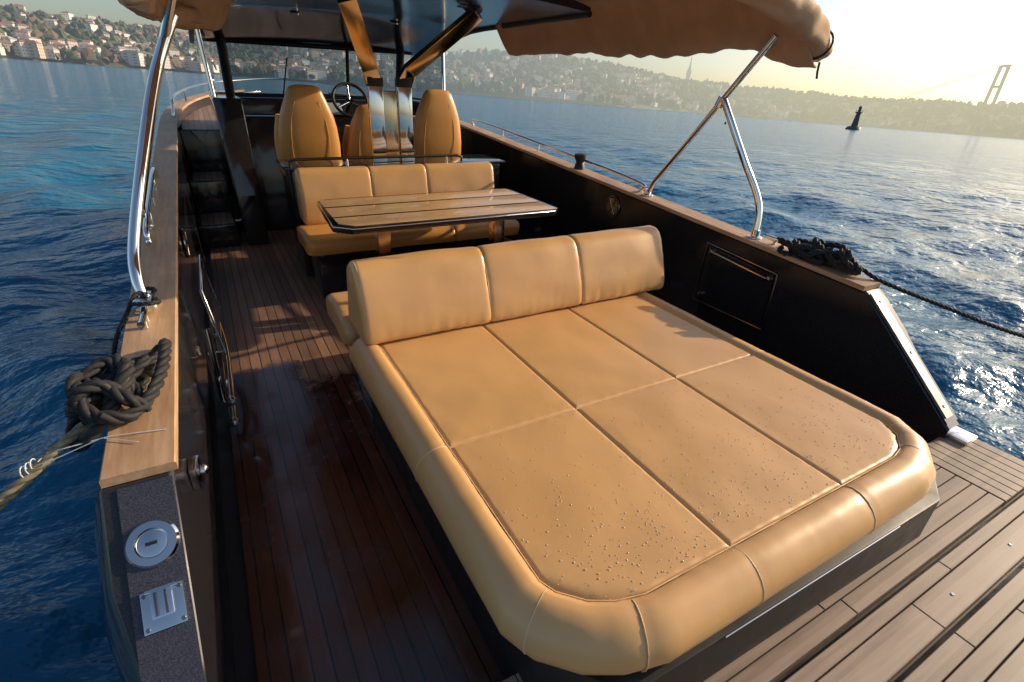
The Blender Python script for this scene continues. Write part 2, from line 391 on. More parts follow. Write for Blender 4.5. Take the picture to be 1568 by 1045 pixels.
for s,y0,y1 in ((1,3.15,6.3),(-1,2.9,4.2)):
    x=CX+s*1.655
    tube('side_rail',[(x,y0,sheer(y0)+.03),(x,y0+.08,sheer(y0)+.1),(x,(y0+y1)/2,sheer((y0+y1)/2)+.11),(x,y1-.1,sheer(y1)+.1),(x,y1,sheer(y1)+.03)],.013,CHROME,boat,True)
    for t in (.25,.5,.75):
        y=y0+(y1-y0)*t; tube('side_rail_post',[(x,y,sheer(y)+.02),(x,y,sheer(y)+.105)],.01,CHROME,boat)
def cleat(nm,c,mat):
    c=Vector(c)
    for d in (-.03,.03): tube(nm+'_foot',[c+Vector((0,d,0)),c+Vector((0,d,.035))],.011,mat,boat)
    tube(nm+'_horn',[c+Vector((0,-.1,.04)),c+Vector((0,-.03,.036)),c+Vector((0,.03,.036)),c+Vector((0,.1,.04))],.012,mat,boat,True)
cleat('port_cleat',(-.31,2.05,sheer(2.05)+.027),CHROME)
cleat('starboard_cleat',(2.97,1.86,sheer(1.86)+.027),CHROME)
lathe('winch',[(.0,0),(.05,0),(.045,.03),(.035,.06),(.055,.10),(.055,.13),(.0,.14)],(2.95,3.95,sheer(3.95)+.025),(0,0,1),BLACKM,boat,20)

# ------------------------------------------------------------------ sun lounger pad
pad=group('sun_lounger')
inner=[(.525,2.2),(.525,.70),(.545,.655),(.60,.60),(.66,.568),(.74,.548),(1.90,.548),(1.98,.565),(2.06,.615),(2.10,.69),(2.10,2.2)]
X=[.525,1.057,1.59,2.10]; YS=1.285
g=.001; DR=.009; DW=.014
cushion_poly('panel_1',[(X[0]+.003,YS+g),(X[1]-g,YS+g),(X[1]-g,2.2),(X[0]+.003,2.2)],.5,DR,DW,TAN,pad)
cushion_poly('panel_2',[(X[1]+g,YS+g),(X[2]-g,YS+g),(X[2]-g,2.2),(X[1]+g,2.2)],.5,DR,DW,TAN,pad)
cushion_poly('panel_3',[(X[2]+g,YS+g),(X[3]-.003,YS+g),(X[3]-.003,2.2),(X[2]+g,2.2)],.5,DR,DW,TAN,pad)
cushion_poly('panel_4',[(X[0]+.003,YS-g),(X[1]-g,YS-g),(X[1]-g,.551),(.74,.551),(.66,.571),(.602,.603),(.548,.657),(X[0]+.003,.70)],.5,DR,DW,TAN,pad)
cushion_poly('panel_5',[(X[1]+g,YS-g),(X[2]-g,YS-g),(X[2]-g,.551),(X[1]+g,.551)],.5,DR,DW,TAN,pad)
cushion_poly('panel_6',[(X[2]+g,YS-g),(X[3]-.003,YS-g),(X[3]-.003,.69),(2.058,.618),(1.98,.568),(1.90,.551),(X[2]+g,.551)],.5,DR,DW,TAN,pad)
prof=[(0,.488),(.003,.497),(.012,.507),(.03,.513),(.055,.511),(.08,.500),(.102,.481),(.118,.457),(.125,.430),(.122,.405),(.110,.382),(.088,.366),(.03,.362)]
def offset_open(poly,d):
    out=[];m=len(poly)
    for i,p in enumerate(poly):
        a=Vector(poly[max(0,i-1)]);b=Vector(p);c_=Vector(poly[min(m-1,i+1)])
        d1=(b-a).normalized() if i>0 else (c_-b).normalized(); d2=(c_-b).normalized() if i<m-1 else d1
        n1=Vector((-d1.y,d1.x)); n2=Vector((-d2.y,d2.x))
        bis=(n1+n2); bis=bis/(bis.length**2)*2
        out.append((b.x-bis.x*d,b.y-bis.y*d))
    return out
dense=[]
for a,b in zip(inner,inner[1:]):
    L_=math.dist(a,b); k=max(1,int(L_/.02))
    for i in range(k): dense.append((a[0]+(b[0]-a[0])*i/k,a[1]+(b[1]-a[1])*i/k))
dense.append(inner[-1])
rings=[]
offs=[offset_open(dense,d) for d,_ in prof]
seampts=[(.535,.675),(.70,.556),(1.057,.548),(1.59,.548),(2.0,.577),(2.085,.66),(.525,1.285),(2.10,1.285)]
for i in range(len(dense)):
    ds=min(math.dist(dense[i],s_) for s_ in seampts)
    rings.append([Vector((offs[k][i][0],offs[k][i][1],prof[k][1]+.004*noise.noise(Vector((dense[i][0]*5,dense[i][1]*5,k*.25)))-(.004*math.exp(-ds/.012) if k>1 else 0)+.0022*noise.noise(Vector((dense[i][0]*36,dense[i][1]*36,k*.2)))*(1 if k<4 else .4))) for k in range(len(prof))])
loft('border_cushion',rings,TAN,pad,caps=False,closed=False,ang=80)
def border_seam(pt,nrm2):
    tube('border_stitch',[(pt[0]+nrm2[0]*d,pt[1]+nrm2[1]*d,z-.002) for d,z in prof[1:11]],.0018,PIPE,pad,seg=6)
for pt,nn in zip(seampts,[(-.85,-.53),(-.3,-.955),(0,-1),(0,-1),(.35,-.93),(.85,-.5),(-1,0),(1,0)]):
    l=math.hypot(*nn); border_seam(pt,(nn[0]/l,nn[1]/l))
tube('inner_piping',[(x,y,.497) for x,y in dense],.0022,PIPE,pad,seg=6)
for xs_ in X[1:3]: tube('panel_stitch',[(xs_,.55,.4925),(xs_,2.2,.4925)],.0018,PIPE,pad,seg=6)
tube('panel_stitch_cross',[(X[0],YS,.4925),(X[3],YS,.4925)],.0018,PIPE,pad,seg=6)
prism('pad_core',offset_open(inner,.06),.335,.40,BLACKM,pad,bev=.01)
basep=[(.48,2.2),(.48,.62),(.64,.438),(2.08,.418),(2.235,.505),(2.2,.72),(2.2,2.2)]
prism('pad_base',basep,0.0,.33,BLACKM,pad,bev=.006)
tube('base_trim',[(.95,.431,.334),(1.80,.420,.334)],.003,CHROME,pad,seg=8)
v=[];f=[]
for i in range(900):
    for _ in range(60):
        x=random.uniform(.5,2.15); y=random.uniform(.56,1.35)
        if random.random()<math.exp(-(y-.56)*3.2)*(1.2-.4*abs(x-1.0)): break
    r=random.uniform(.0010,.0028)
    d_=min([abs(x-s_) for s_ in X]+[abs(y-YS),y-.548])
    if d_<.015 or (x<.62 and y<.66) or (x>2.02 and y<.66) or x>2.08 or x<.55: continue
    o_=len(v); z=.5005+.006*min(1,d_/.22)**.7+.003*noise.noise(Vector((x*6,y*6,3)))
    for (k,h) in ((1,-.05),(.88,.22),(.5,.42)):
        for a in range(7): v.append((x+r*k*math.cos(a*.8976),y+r*k*math.sin(a*.8976),z+r*h))
    for l in range(2):
        for a in range(7): f.append((o_+l*7+a,o_+l*7+(a+1)%7,o_+(l+1)*7+(a+1)%7,o_+(l+1)*7+a))
    f.append(tuple(o_+14+a for a in range(7)))
dm,nt,b=newmat('water_drop'); b.inputs['Base Color'].default_value=(.76,.52,.28,1); b.inputs['Roughness'].default_value=.06; b.inputs['Coat Weight'].default_value=1.0; b.inputs['Specular IOR Level'].default_value=.9
mesh('water_droplets',v,f,dm,pad,ang=180)
bp=[(2.085,.535),(2.11,.66),(2.165,.80),(2.205,.855),(2.26,.868),(2.32,.845),(2.36,.77),(2.40,.62),(2.41,.53),(2.36,.505),(2.24,.50),(2.13,.505)]
bolster('backrest',bp,.455,2.30,[1.10,1.67],TAN,pad,endr=.035)
for s in (1.10,1.67):
    tube('backrest_stitch',[(s,y_,z_) for y_,z_ in [(2.094,.55),(2.118,.66),(2.173,.79),(2.213,.842),(2.26,.856)]],.0022,PIPE,pad,True,seg=6)
for xx_ in (.475,2.28): tube('backrest_piping',[(xx_,y_,z_) for y_,z_ in [(2.092,.54),(2.114,.66),(2.169,.797),(2.208,.85),(2.26,.861),(2.317,.84),(2.352,.77),(2.392,.62)]],.003,PIPE,pad,True,seg=6)
fs=[(2.34,.40),(2.36,.50),(2.5,.52),(2.72,.52),(2.82,.505),(2.86,.46),(2.85,.40),(2.80,.375),(2.5,.37)]
bolster('forward_seat_cushion',fs,.42,2.30,[1.10,1.67],TAN,pad,endr=.045)
box('forward_seat_base',(.50,2.24),(2.2,2.76),(0.001,.37),BLACK,pad,bev=.02)

# ------------------------------------------------------------------ dining table
tb=group('cockpit_table')
tp=[(.56,3.14),(.66,3.05),(2.10,3.05),(2.17,3.12),(2.17,3.82),(2.10,3.90),(.66,3.90),(.60,3.84)]
prism('table_top',tp,.762,.80,BLACK,tb,bev=.008)
tube('table_edge_trim',[(x+(.004 if x<1 else -.004),y,.796) for x,y in tp+[tp[0]]],.0055,CHROME,tb,seg=8)
ys_=[3.085,3.31,3.345,3.60,3.635,3.865]
for a,b in zip(ys_[::2],ys_[1::2]):
    xl=.60+.02*(a-3.1)/.8
    prism('table_slat',[(xl if a>3.1 else .685,a),(2.14,a),(2.14,b),(xl+.005,b)]+([(xl+.005,3.17)] if a<3.1 else []),.8025,.806,TABLE,tb,bev=.001)
for x in (.95,1.85):
    box('table_leg',(x-.045,x+.045),(3.42,3.52),(0.02,.762),TANSTEEL,tb,bev=.01)
    box('table_foot',(x-.12,x+.12),(3.32,3.62),(0.001,.03),CHROME,tb,bev=.01)
box('table_brace',(.95,1.85),(3.44,3.50),(.68,.72),TANSTEEL,tb,bev=.005)

# ------------------------------------------------------------------ aft facing bench
bn=group('cockpit_bench')
sp=[(3.86,.42),(3.85,.48),(3.9,.515),(4.1,.52),(4.36,.515),(4.4,.45),(4.36,.395),(4.1,.385),(3.9,.39)]
bolster('seat_cushion',sp,.50,2.30,[1.10,1.67],TANSEAT,bn,endr=.05)
kp=[(4.30,.54),(4.32,.72),(4.37,.90),(4.42,.935),(4.49,.92),(4.52,.80),(4.53,.56),(4.45,.52),(4.35,.52)]
bolster('back_cushion',kp,.56,2.28,[1.13,1.62],TAN,bn,endr=.035)
box('bench_base',(.58,2.2),(3.98,4.5),(0.001,.39),BLACK,bn,bev=.02)
cab=group('galley_cabinet')
box('cabinet_body',(.55,2.45),(4.56,5.02),(0.001,.90),BLACK,cab,bev=.02)
box('cabinet_counter',(.5,2.5),(4.55,5.05),(.903,.925),BLACK,cab,bev=.006)
tube('cabinet_rail',[(.55,4.58,.93),(.55,4.58,.97),(.6,4.58,.985),(2.0,4.58,.985),(2.05,4.58,.97),(2.05,4.58,.93)],.012,BLACKM,cab)
for x in (1.0,1.9): tube('rail_post',[(x,4.58,.92),(x,4.58,.985)],.011,CHROME,cab)

# ------------------------------------------------------------------ helm seats
def helm_seat(cx,zs=1.0,dy=0,wsx=1.0):
    s=group('helm_seat')
    def ring(z,w,d,cy,n=3.0,k=32):
        out=[]; z=.76+(z-.76)*zs; w*=wsx
        for i in range(k):
            a=2*math.pi*i/k; ca,sa=math.cos(a),math.sin(a)
            wr=1+.02*noise.noise(Vector((ca*2+cx,sa*2,z*6)))
            out.append(Vector((cx+wr*w*math.copysign(abs(ca)**(2/n),ca),dy+cy+wr*d*math.copysign(abs(sa)**(2/n),sa),z)))
        return out
    rs=[ring(.76,.18,.05,5.36),ring(.79,.25,.08,5.36),(ring(.9,.275,.095,5.35)),ring(1.0,.275,.095,5.335),ring(1.08,.265,.09,5.32),ring(1.16,.255,.085,5.31),ring(1.25,.235,.08,5.295),ring(1.33,.205,.072,5.285),ring(1.41,.17,.062,5.28),ring(1.47,.145,.05,5.275),ring(1.50,.115,.036,5.275),ring(1.512,.06,.015,5.275)]
    loft('seat_back',rs,TANSEAT,s,ang=80)
    rs=[ring(.70,.22,.22,5.6),ring(.72,.26,.26,5.6),ring(.80,.27,.27,5.6),ring(.84,.25,.25,5.6),ring(.85,.1,.1,5.6)]
    loft('seat_cushion',rs,TANSEAT,s,ang=80)
    Z=lambda z:.76+(z-.76)*zs
    for sx in (-1,1):
        tube('bolster',[(cx+sx*.235*wsx,dy+5.42,.84),(cx+sx*.235*wsx,dy+5.42,Z(1.05)),(cx+sx*.20*wsx,dy+5.38,Z(1.25))],.055,TANSEAT,s,True)
        tube('seat_seam',[(cx+sx*.16*wsx,dy+5.262,.82),(cx+sx*.165*wsx,dy+5.243,Z(1.0)),(cx+sx*.15*wsx,dy+5.226,Z(1.2)),(cx+sx*.10*wsx,dy+5.218,Z(1.38))],.0025,TAN,s,True,seg=6)
    lathe('pedestal',[(.0,.001),(.16,.001),(.15,.03),(.06,.06),(.055,.66),(.14,.70),(0,.71)],(cx,dy+5.6,0),(0,0,1),CHROME,s,24)
    return s
helm_seat(.84); helm_seat(1.44,.80,.05,.92); helm_seat(2.1)

# ------------------------------------------------------------------ helm console, windshield
hc=group('helm_console')
def lean(x,y,z): return (x,y+(.12*(z-.2) if y<6.5 else 0),z)
box('console_body',(.38,2.3),(6.25,7.05),(0.001,1.18),BLACK,hc,bev=.03,fn=lean)
mesh('dash_panel',[(1.1,6.37,1.185),(1.9,6.37,1.185),(1.86,6.62,1.33),(1.14,6.62,1.33),(1.1,6.9,1.185),(1.9,6.9,1.185)],[(0,1,2,3),(3,2,5,4),(0,3,4),(1,5,2)],BLACKM,hc)
mesh('dash_display',[(1.18,6.38,1.20),(1.42,6.38,1.20),(1.42,6.57,1.31),(1.18,6.57,1.31)],[(0,1,2,3)],WHITE,hc)
C=Vector((1.45,6.18,1.36)); ax=Vector((0,-.85,.5)).normalized(); u=Vector((1,0,0)); w=ax.cross(u)
tube('steering_wheel_rim',[C+(u*math.cos(a)+w*math.sin(a))*.18 for a in [2*math.pi*i/32 for i in range(33)]],.016,BLACKM,hc)
for a in (math.pi/2,math.pi*7/6,math.pi*11/6): tube('wheel_spoke',[C-ax*.03,C+(u*math.cos(a)+w*math.sin(a))*.165],.012,CHROME,hc,seg=8)
lathe('wheel_hub',[(0,0),(.04,0),(.04,.02),(0,.025)],C-ax*.04,ax,CHROME,hc,16)
tube('wheel_column',[C-ax*.03,C-ax*.25],.03,BLACKM,hc)
for s in (-1,1):
    x0,x1=(CX+s*1.20,CX+s*.95)
    vv=[]
    for x in (x0,x1):
        for (yy,zz) in ((5.72,.002),(5.72,.5),(5.98,1.36),(7.0,1.36),(7.0,.002)):
            xb=x-s*.05*(1-min(1,zz/1.36))*(1 if x==x0 else 0); vv.append((xb,yy,zz))
    n=5
    o=mesh('side_coaming',vv,[tuple(range(n)),tuple(range(n,2*n))]+[(i,(i+1)%n,n+(i+1)%n,n+i) for i in range(n)],BLACK,hc); bevel_mesh(o,.02,3)
    tube('coaming_trim',[(CX+s*1.19,6.0,1.37),(CX+s*1.19,7.0,1.37)],.012,CHROME,hc)
ws=group('windshield')
bz,tz=1.34,1.88
def wp(x,t): return Vector((x,7.15-.15*t,bz+(tz-bz)*t))
xsn=[.34,1.02,1.66,2.31]
for a,b in zip(xsn,xsn[1:]): mesh('front_glass',[wp(a,0),wp(b,0),wp(b,1),wp(a,1)],[(0,1,2,3)],GLASS,ws)
for x in (.34,2.31): tube('front_pillar',[wp(x,-.1),wp(x,1.05)],.05,BLACKM,ws)
tube('mullion',[wp(1.66,0),wp(1.66,1)],.02,BLACKM,ws)
tube('wiper',[wp(.9,.05)-Vector((0,.03,0)),wp(.98,.75)-Vector((0,.03,0))],.008,BLACKM,ws)
tube('lower_frame',[wp(.2,0),wp(2.45,0)],.03,BLACKM,ws); tube('upper_frame',[wp(.2,1),wp(2.45,1)],.028,BLACKM,ws)
for s in (-1,1):
    a=Vector((CX+s*1.18,6.1,1.36)); b_=Vector((CX+s*1.12,7.1,1.36)); c_=Vector((CX+s*1.12,7.0,1.9)); d=Vector((CX+s*1.2,6.15,1.92))
    mesh('side_glass',[a,b_,c_,d],[(0,1,2,3)],GLASS,ws); tube('side_post',[a,d],.022,CHROME,ws); tube('side_sill',[a,b_],.015,BLACKM,ws); tube('side_head',[d,c_],.02,BLACKM,ws)
box('front_base',(.3,2.4),(7.0,7.35),(.9,1.33),BLACK,ws,bev=.03)

# ------------------------------------------------------------------ hardtop and mast
ht=group('hardtop_roof')
rings=[]
for y in np.linspace(3.3,7.25,24):
    wd=1.15+.13*sm(3.3,7,y); zc=2.10-.2*sm(5.2,7.25,y)
    if y<3.35: wd-=.05
    top=[];bot=[]
    for i in range(21):
        u_=-1+2*i/20; xx_=1.33+u_*wd
        bot.append(Vector((xx_,y,zc-.05*u_*u_))); top.append(Vector((xx_,y,zc+.07-.06*u_*u_-.03*abs(u_)**6)))
    rings.append(bot+top[::-1])
loft('roof_shell',rings,ROOFM,ht,ang=30)
for s in (-1,1): tube('roof_edge_rail',[(1.33+s*(1.13+.13*sm(3.3,7,y)),y,2.05-.2*sm(5.2,7.25,y)) for y in np.linspace(3.35,7.2,12)],.022,BLACKM,ht)
for (x,y) in ((.9,4.0),(1.8,4.0),(.9,5.6),(1.8,5.6)): lathe('ceiling_light',[(0,0),(.04,0),(.04,-.008),(0,-.01)],(x,y,2.085-.2*sm(5.2,7.25,y)),(0,0,1),BRUSHED,ht,20)
mast=group('roof_mast')
def bar(nm,pts,w,t,mat):
    rings=[]; P=[Vector(p) for p in pts]
    for i,p in enumerate(P):
        d=(P[min(i+1,len(P)-1)]-P[max(i-1,0)]).normalized(); side=Vector((1,0,0))-d*d.x; side.normalize(); fwd=d.cross(side)
        rings.append([p+side*w+fwd*t,p-side*w+fwd*t,p-side*w-fwd*t,p+side*w-fwd*t])
    o=loft(nm,rings,mat,mast,ang=25); bevel_mesh(o,.006,2,30); return o
bar('port_leg',[(1.315,4.70,.926),(1.315,4.70,1.56)],.06,.03,CHROME)
bar('starboard_leg',[(1.565,4.70,.926),(1.565,4.70,1.56)],.06,.03,CHROME)
bar('centre_reflection_bar',[(1.44,4.72,.926),(1.44,4.72,1.50)],.058,.025,TANSTEEL)  # added bar, coloured as the seat's reflection between the legs
bar('port_arm',[(1.315,4.70,1.55),(1.28,4.68,1.66),(1.04,4.26,2.08)],.065,.025,TANSTEEL)
bar('starboard_arm',[(1.565,4.70,1.55),(1.62,4.68,1.66),(2.05,4.26,2.08)],.065,.025,TANSTEEL)
for x in (1.315,1.565): bar('leg_collar',[(x,4.70,1.53),(x,4.70,1.60)],.066,.036,BLACKM)

# ------------------------------------------------------------------ bimini
bim=group('bimini_canopy')
nx,ny=110,80; vv=[];ff=[]
for j in range(ny+1):
    y=1.92+(4.75-1.92)*j/ny
    for i in range(nx+1):
        u_=-1+2*i/nx; c0=1.415; hw=1.54-.35*sm(4.0,4.9,y)
        x=c0+u_*hw; w_=abs(u_)
        z=2.17-.05*w_**2-.27*sm(.80,1,w_)-.10*sm(2.5,1.9,y)
        wr=.03*noise.noise(Vector((x*2.2,y*2.2,1)))+.028*noise.noise(Vector((x*1.5,y*7,5)))*sm(.6,1,w_)
        if w_>.97: wr+=.02*noise.noise(Vector((y*2.2,u_,9)))
        x+=.03*noise.noise(Vector((y*4,z*3,u_)))*sm(.8,1,w_)
        vv.append((x,y,z+wr))
for j in range(ny):
    for i in range(nx): a=j*(nx+1)+i; ff.append((a,a+1,a+nx+2,a+nx+1))
o=mesh('canvas_top',vv,ff,CANVAS,bim,ang=80)
md=o.modifiers.new('s','SOLIDIFY'); md.thickness=.012
def bundle(nm,pts,r):
    P=catmull(pts,14); rings=sweep(P,r,26); m=len(rings)
    for i,rg in enumerate(rings):
        c_=P[i]; e=1-.6*max(0,(i-(m-4))/4)
        for k,p in enumerate(rg):
            d=(p-c_); f_=1+.22*noise.noise(Vector((k/26*6.28,i*.16,2)))+.15*noise.noise(Vector((p.x*14,p.y*14,p.z*14)))+.10*math.sin(k/26*6.28*4+i*.25)
            rg[k]=c_+d*f_*e
    return loft(nm,rings,CANVAS,bim,ang=80)
bundle('rolled_canvas_aft',[(-.2,1.95,1.86),(.3,1.88,2.03),(1.4,1.84,2.08),(2.3,1.86,2.03),(2.75,1.9,1.93),(3.03,1.97,1.82)],.068)
bundle('rolled_canvas_port',[(-.12,2.5,1.83),(-.1,3.2,1.85),(.05,4.2,1.9),(.2,5.0,1.95)],.05)
C=Vector((2.93,1.94,1.86)); d=Vector((.3,.07,-.11)).normalized(); u=d.orthogonal().normalized(); w=d.cross(u)
tube('canvas_strap',[C+(u*math.cos(a)+w*math.sin(a))*.075 for a in [2*math.pi*i/20 for i in range(21)]],.006,BLACKM,bim,seg=6)
tube('strap_tail',[(2.98,1.93,1.78),(2.985,1.93,1.73),(2.98,1.92,1.70)],.006,BLACKM,bim,seg=6)
fr_=group('bimini_frame')
tube('starboard_main_pole',[(2.95,3.03,.87),(2.93,2.95,.99),(2.86,2.5,1.47),(2.8,2.1,1.9)],.018,CHROME,fr_)
tube('starboard_strut',[(2.95,2.02,.80),(2.96,2.06,1.0),(2.9,2.2,1.25),(2.84,2.4,1.58)],.021,CHROME,fr_,True)
tube('port_main_pole',[(-.36,3.15,.88),(-.34,3.1,1.0),(-.16,2.9,1.5),(.0,2.72,1.88)],.018,CHROME,fr_)
tube('port_strut',[(-.315,2.21,.80),(-.325,2.25,.9),(-.31,2.35,1.02),(-.22,2.55,1.32),(-.13,2.75,1.58),(-.02,2.82,1.8)],.021,CHROME,fr_,True)
for c_ in ((2.95,3.03,.86),(2.95,2.02,.79),(-.315,2.21,.795),(-.36,3.15,.87)):
    lathe('pole_foot',[(0,0),(.045,0),(.045,.008),(.028,.014),(.026,.05),(0,.052)],(c_[0],c_[1],sheer(c_[1])+.027),(0,0,1),CHROME,fr_,20)
lathe('strut_joint',[(0,-.03),(.03,-.03),(.03,.03),(0,.03)],(2.85,2.42,1.56),(0,-.3,.7),CHROME,fr_,16)
box('pole_bracket',(-.345,-.285),(2.12,2.20),(sheer(2.2)+.03,sheer(2.2)+.075),CHROME,fr_,bev=.01)

# ------------------------------------------------------------------ ropes
def tangle(c,rx,ry,rz,n,seed):
    rnd=random.Random(seed); pts=[]
    ph=[rnd.uniform(0,6.28) for _ in range(6)]
    for i in range(n):
        t=i/n*6.28*3
        rr=1+.25*math.sin(t*.37+ph[0])
        pts.append((c[0]+rx*rr*math.cos(t+ph[1])*(.75+.25*math.sin(t*1.7+ph[2])),c[1]+ry*rr*math.sin(t+ph[3]*.2)*(.8+.2*math.cos(t*2.3+ph[4])),c[2]+rz*(math.sin(t*1.31+ph[5]))+rz))
    return pts
gz=sheer(1.6)+.027
mr=group('mooring_rope')
rs=[]
rs+=rope_rings(tangle((-.345,1.60,gz+.012),.085,.11,.035,44,1),.018)
rs+=rope_rings(tangle((-.365,1.53,gz+.015),.08,.09,.05,36,5),.018)
rs+=rope_rings([(-.30,1.74,gz+.02),(-.255,1.84,gz+.03),(-.235,1.76,gz+.07),(-.24,1.62,gz+.06),(-.27,1.50,gz+.04),(-.32,1.44,gz+.03),(-.37,1.43,gz+.05)],.018)
rs+=rope_rings([(-.40,1.70,gz+.05),(-.34,1.63,gz+.11),(-.31,1.54,gz+.09),(-.36,1.46,gz+.04),(-.43,1.45,gz-.03),(-.47,1.54,gz-.06),(-.46,1.64,gz-.02),(-.42,1.70,gz+.04)],.018)
rs+=rope_rings([(-.44,1.60,gz+.06),(-.38,1.52,gz+.10),(-.31,1.46,gz+.07),(-.28,1.48,gz+.02)],.018)
join_rings('rope_knot',rs,BROPE,mr)
join_rings('rope_line',rope_rings([(-.42,1.49,gz+.0),(-.48,1.455,gz-.03),(-.61,1.395,.65),(-.9,1.25,.50),(-1.3,1.05,.34),(-2.0,.7,.1)],.0155),TROPE,mr)
tube('whipping_twine',[(-.24,1.40,sheer(1.4)+.03),(-.36,1.42,sheer(1.4)+.034),(-.50,1.445,gz-.03),(-.52,1.43,gz-.04)],.0014,WHITE,mr,seg=5)
tube('whipping_twine_b',[(-.30,1.37,sheer(1.4)+.03),(-.38,1.42,sheer(1.4)+.034),(-.51,1.42,gz-.045)],.0014,WHITE,mr,seg=5)
for k in range(3):
    C=Vector((-.53-.010*k,1.432-.005*k,gz-.047-.004*k)); tube('whipping_ring',[C+Vector((.25*math.cos(a),math.cos(a)*.6,math.sin(a)))*.0165 for a in [i*.6283 for i in range(11)]],.0016,WHITE,mr,seg=5)
fl=group('fender_line')
z2=sheer(2.1)+.03
rs=rope_rings([(-.30,2.15,z2+.03),(-.34,2.12,z2+.05),(-.28,2.10,z2+.05),(-.27,2.18,z2+.03),(-.33,2.2,z2+.06),(-.37,2.12,z2+.01),(-.40,2.02,z2-.03),(-.42,1.95,z2-.1),(-.43,1.8,z2-.2),(-.44,1.7,z2-.4)],.008)
rs+=rope_rings([(-.31,2.22,z2+.02),(-.28,2.25,z2+.05),(-.33,2.26,z2+.05),(-.35,2.2,z2+.03),(-.30,2.17,z2+.06)],.008)
join_rings('fender_cord',rs,BROPE,fl)
mr2=group('mooring_rope')
gz=sheer(1.5)+.03
rs=rope_rings(tangle((2.95,1.60,gz+.01),.075,.20,.035,46,9),.017)+rope_rings(tangle((2.96,1.50,gz+.02),.07,.14,.045,42,12),.017)+rope_rings(tangle((2.94,1.66,gz+.02),.06,.13,.03,40,21),.017)
rs+=rope_rings([(2.96,1.5,gz+.05),(3.0,1.38,gz+.03),(3.05,1.27,gz-.02),(3.35,1.05,.62),(3.75,.79,.48),(4.5,.35,.30),(6,-.5,.1)],.012)
join_rings('rope_coil',rs,BROPE,mr2)

# ------------------------------------------------------------------ water
wm,nt,b=newmat('sea_water'); tc=N(nt,'ShaderNodeTexCoord'); o_=tc.outputs['Object']
b.inputs['Base Color'].default_value=(.004,.12,.235,1); b.inputs['Roughness'].default_value=.13; b.inputs['IOR'].default_value=1.33
n1=noise_n(nt,o_,1.0,4,.55,(2.4,3.4,1)); n2=noise_n(nt,o_,1.0,3,.5,(.7,1.1,1)); n3=noise_n(nt,o_,1,2,.5,(.12,.2,1))
h=math_n(nt,'ADD',math_n(nt,'MULTIPLY',n1.outputs[0],.20),math_n(nt,'ADD',math_n(nt,'MULTIPLY',n2.outputs[0],.60),math_n(nt,'MULTIPLY',n3.outputs[0],.9)))
bump(nt,b,h,1.0,.6)
rad=[r for r in 1.2*1.0235**np.arange(0,400) if r<9000]; rad=np.array([0]+rad); na=720
th=np.linspace(0,2*np.pi,na,endpoint=False)
RR,TT=np.meshgrid(rad,th,indexing='ij'); XX=RR*np.sin(TT); YY=RR*np.cos(TT); ZZ=np.zeros_like(XX)
sp_=np.maximum(RR*2*np.pi/na,RR*.0235)
for k in range(60):
    lam=math.exp(rng.uniform(math.log(.45),math.log(5))); d=rng.normal(math.radians(75),.7); ph=rng.uniform(0,6.28)
    amp=.0072*lam**.75; kk=2*np.pi/lam
    wgt=np.clip((lam/sp_-3)/3,0,1)
    ZZ+=amp*wgt*np.sin(kk*(XX*math.sin(d)+YY*math.cos(d))+ph+.6*np.sin(XX*.11*(k%5+1)+YY*.07*(k%3+1)))
ZZ+=WATER_Z
me=bpy.data.meshes.new('sea_water'); nr=len(rad); V_=np.stack([XX,YY,ZZ],-1).reshape(-1,3)
idx=np.arange(nr*na).reshape(nr,na); nxt=np.roll(idx,-1,axis=1)
F=np.stack([idx[:-1],nxt[:-1],nxt[1:],idx[1:]],-1)[1:].reshape(-1,4)
F=F[:,::-1].copy()
me.vertices.add(len(V_)); me.vertices.foreach_set('co',V_.ravel()); me.loops.add(F.size); me.loops.foreach_set('vertex_index',F.ravel())
me.polygons.add(len(F)); me.polygons.foreach_set('loop_start',np.arange(0,F.size,4)); me.polygons.foreach_set('loop_total',np.full(len(F),4)); me.update(calc_edges=True)
me.validate()
if me.polygons[1000].normal.z<0: me.flip_normals()
me.shade_smooth(); me.materials.append(wm)
o=bpy.data.objects.new('sea_water',me); scene.collection.objects.link(o)

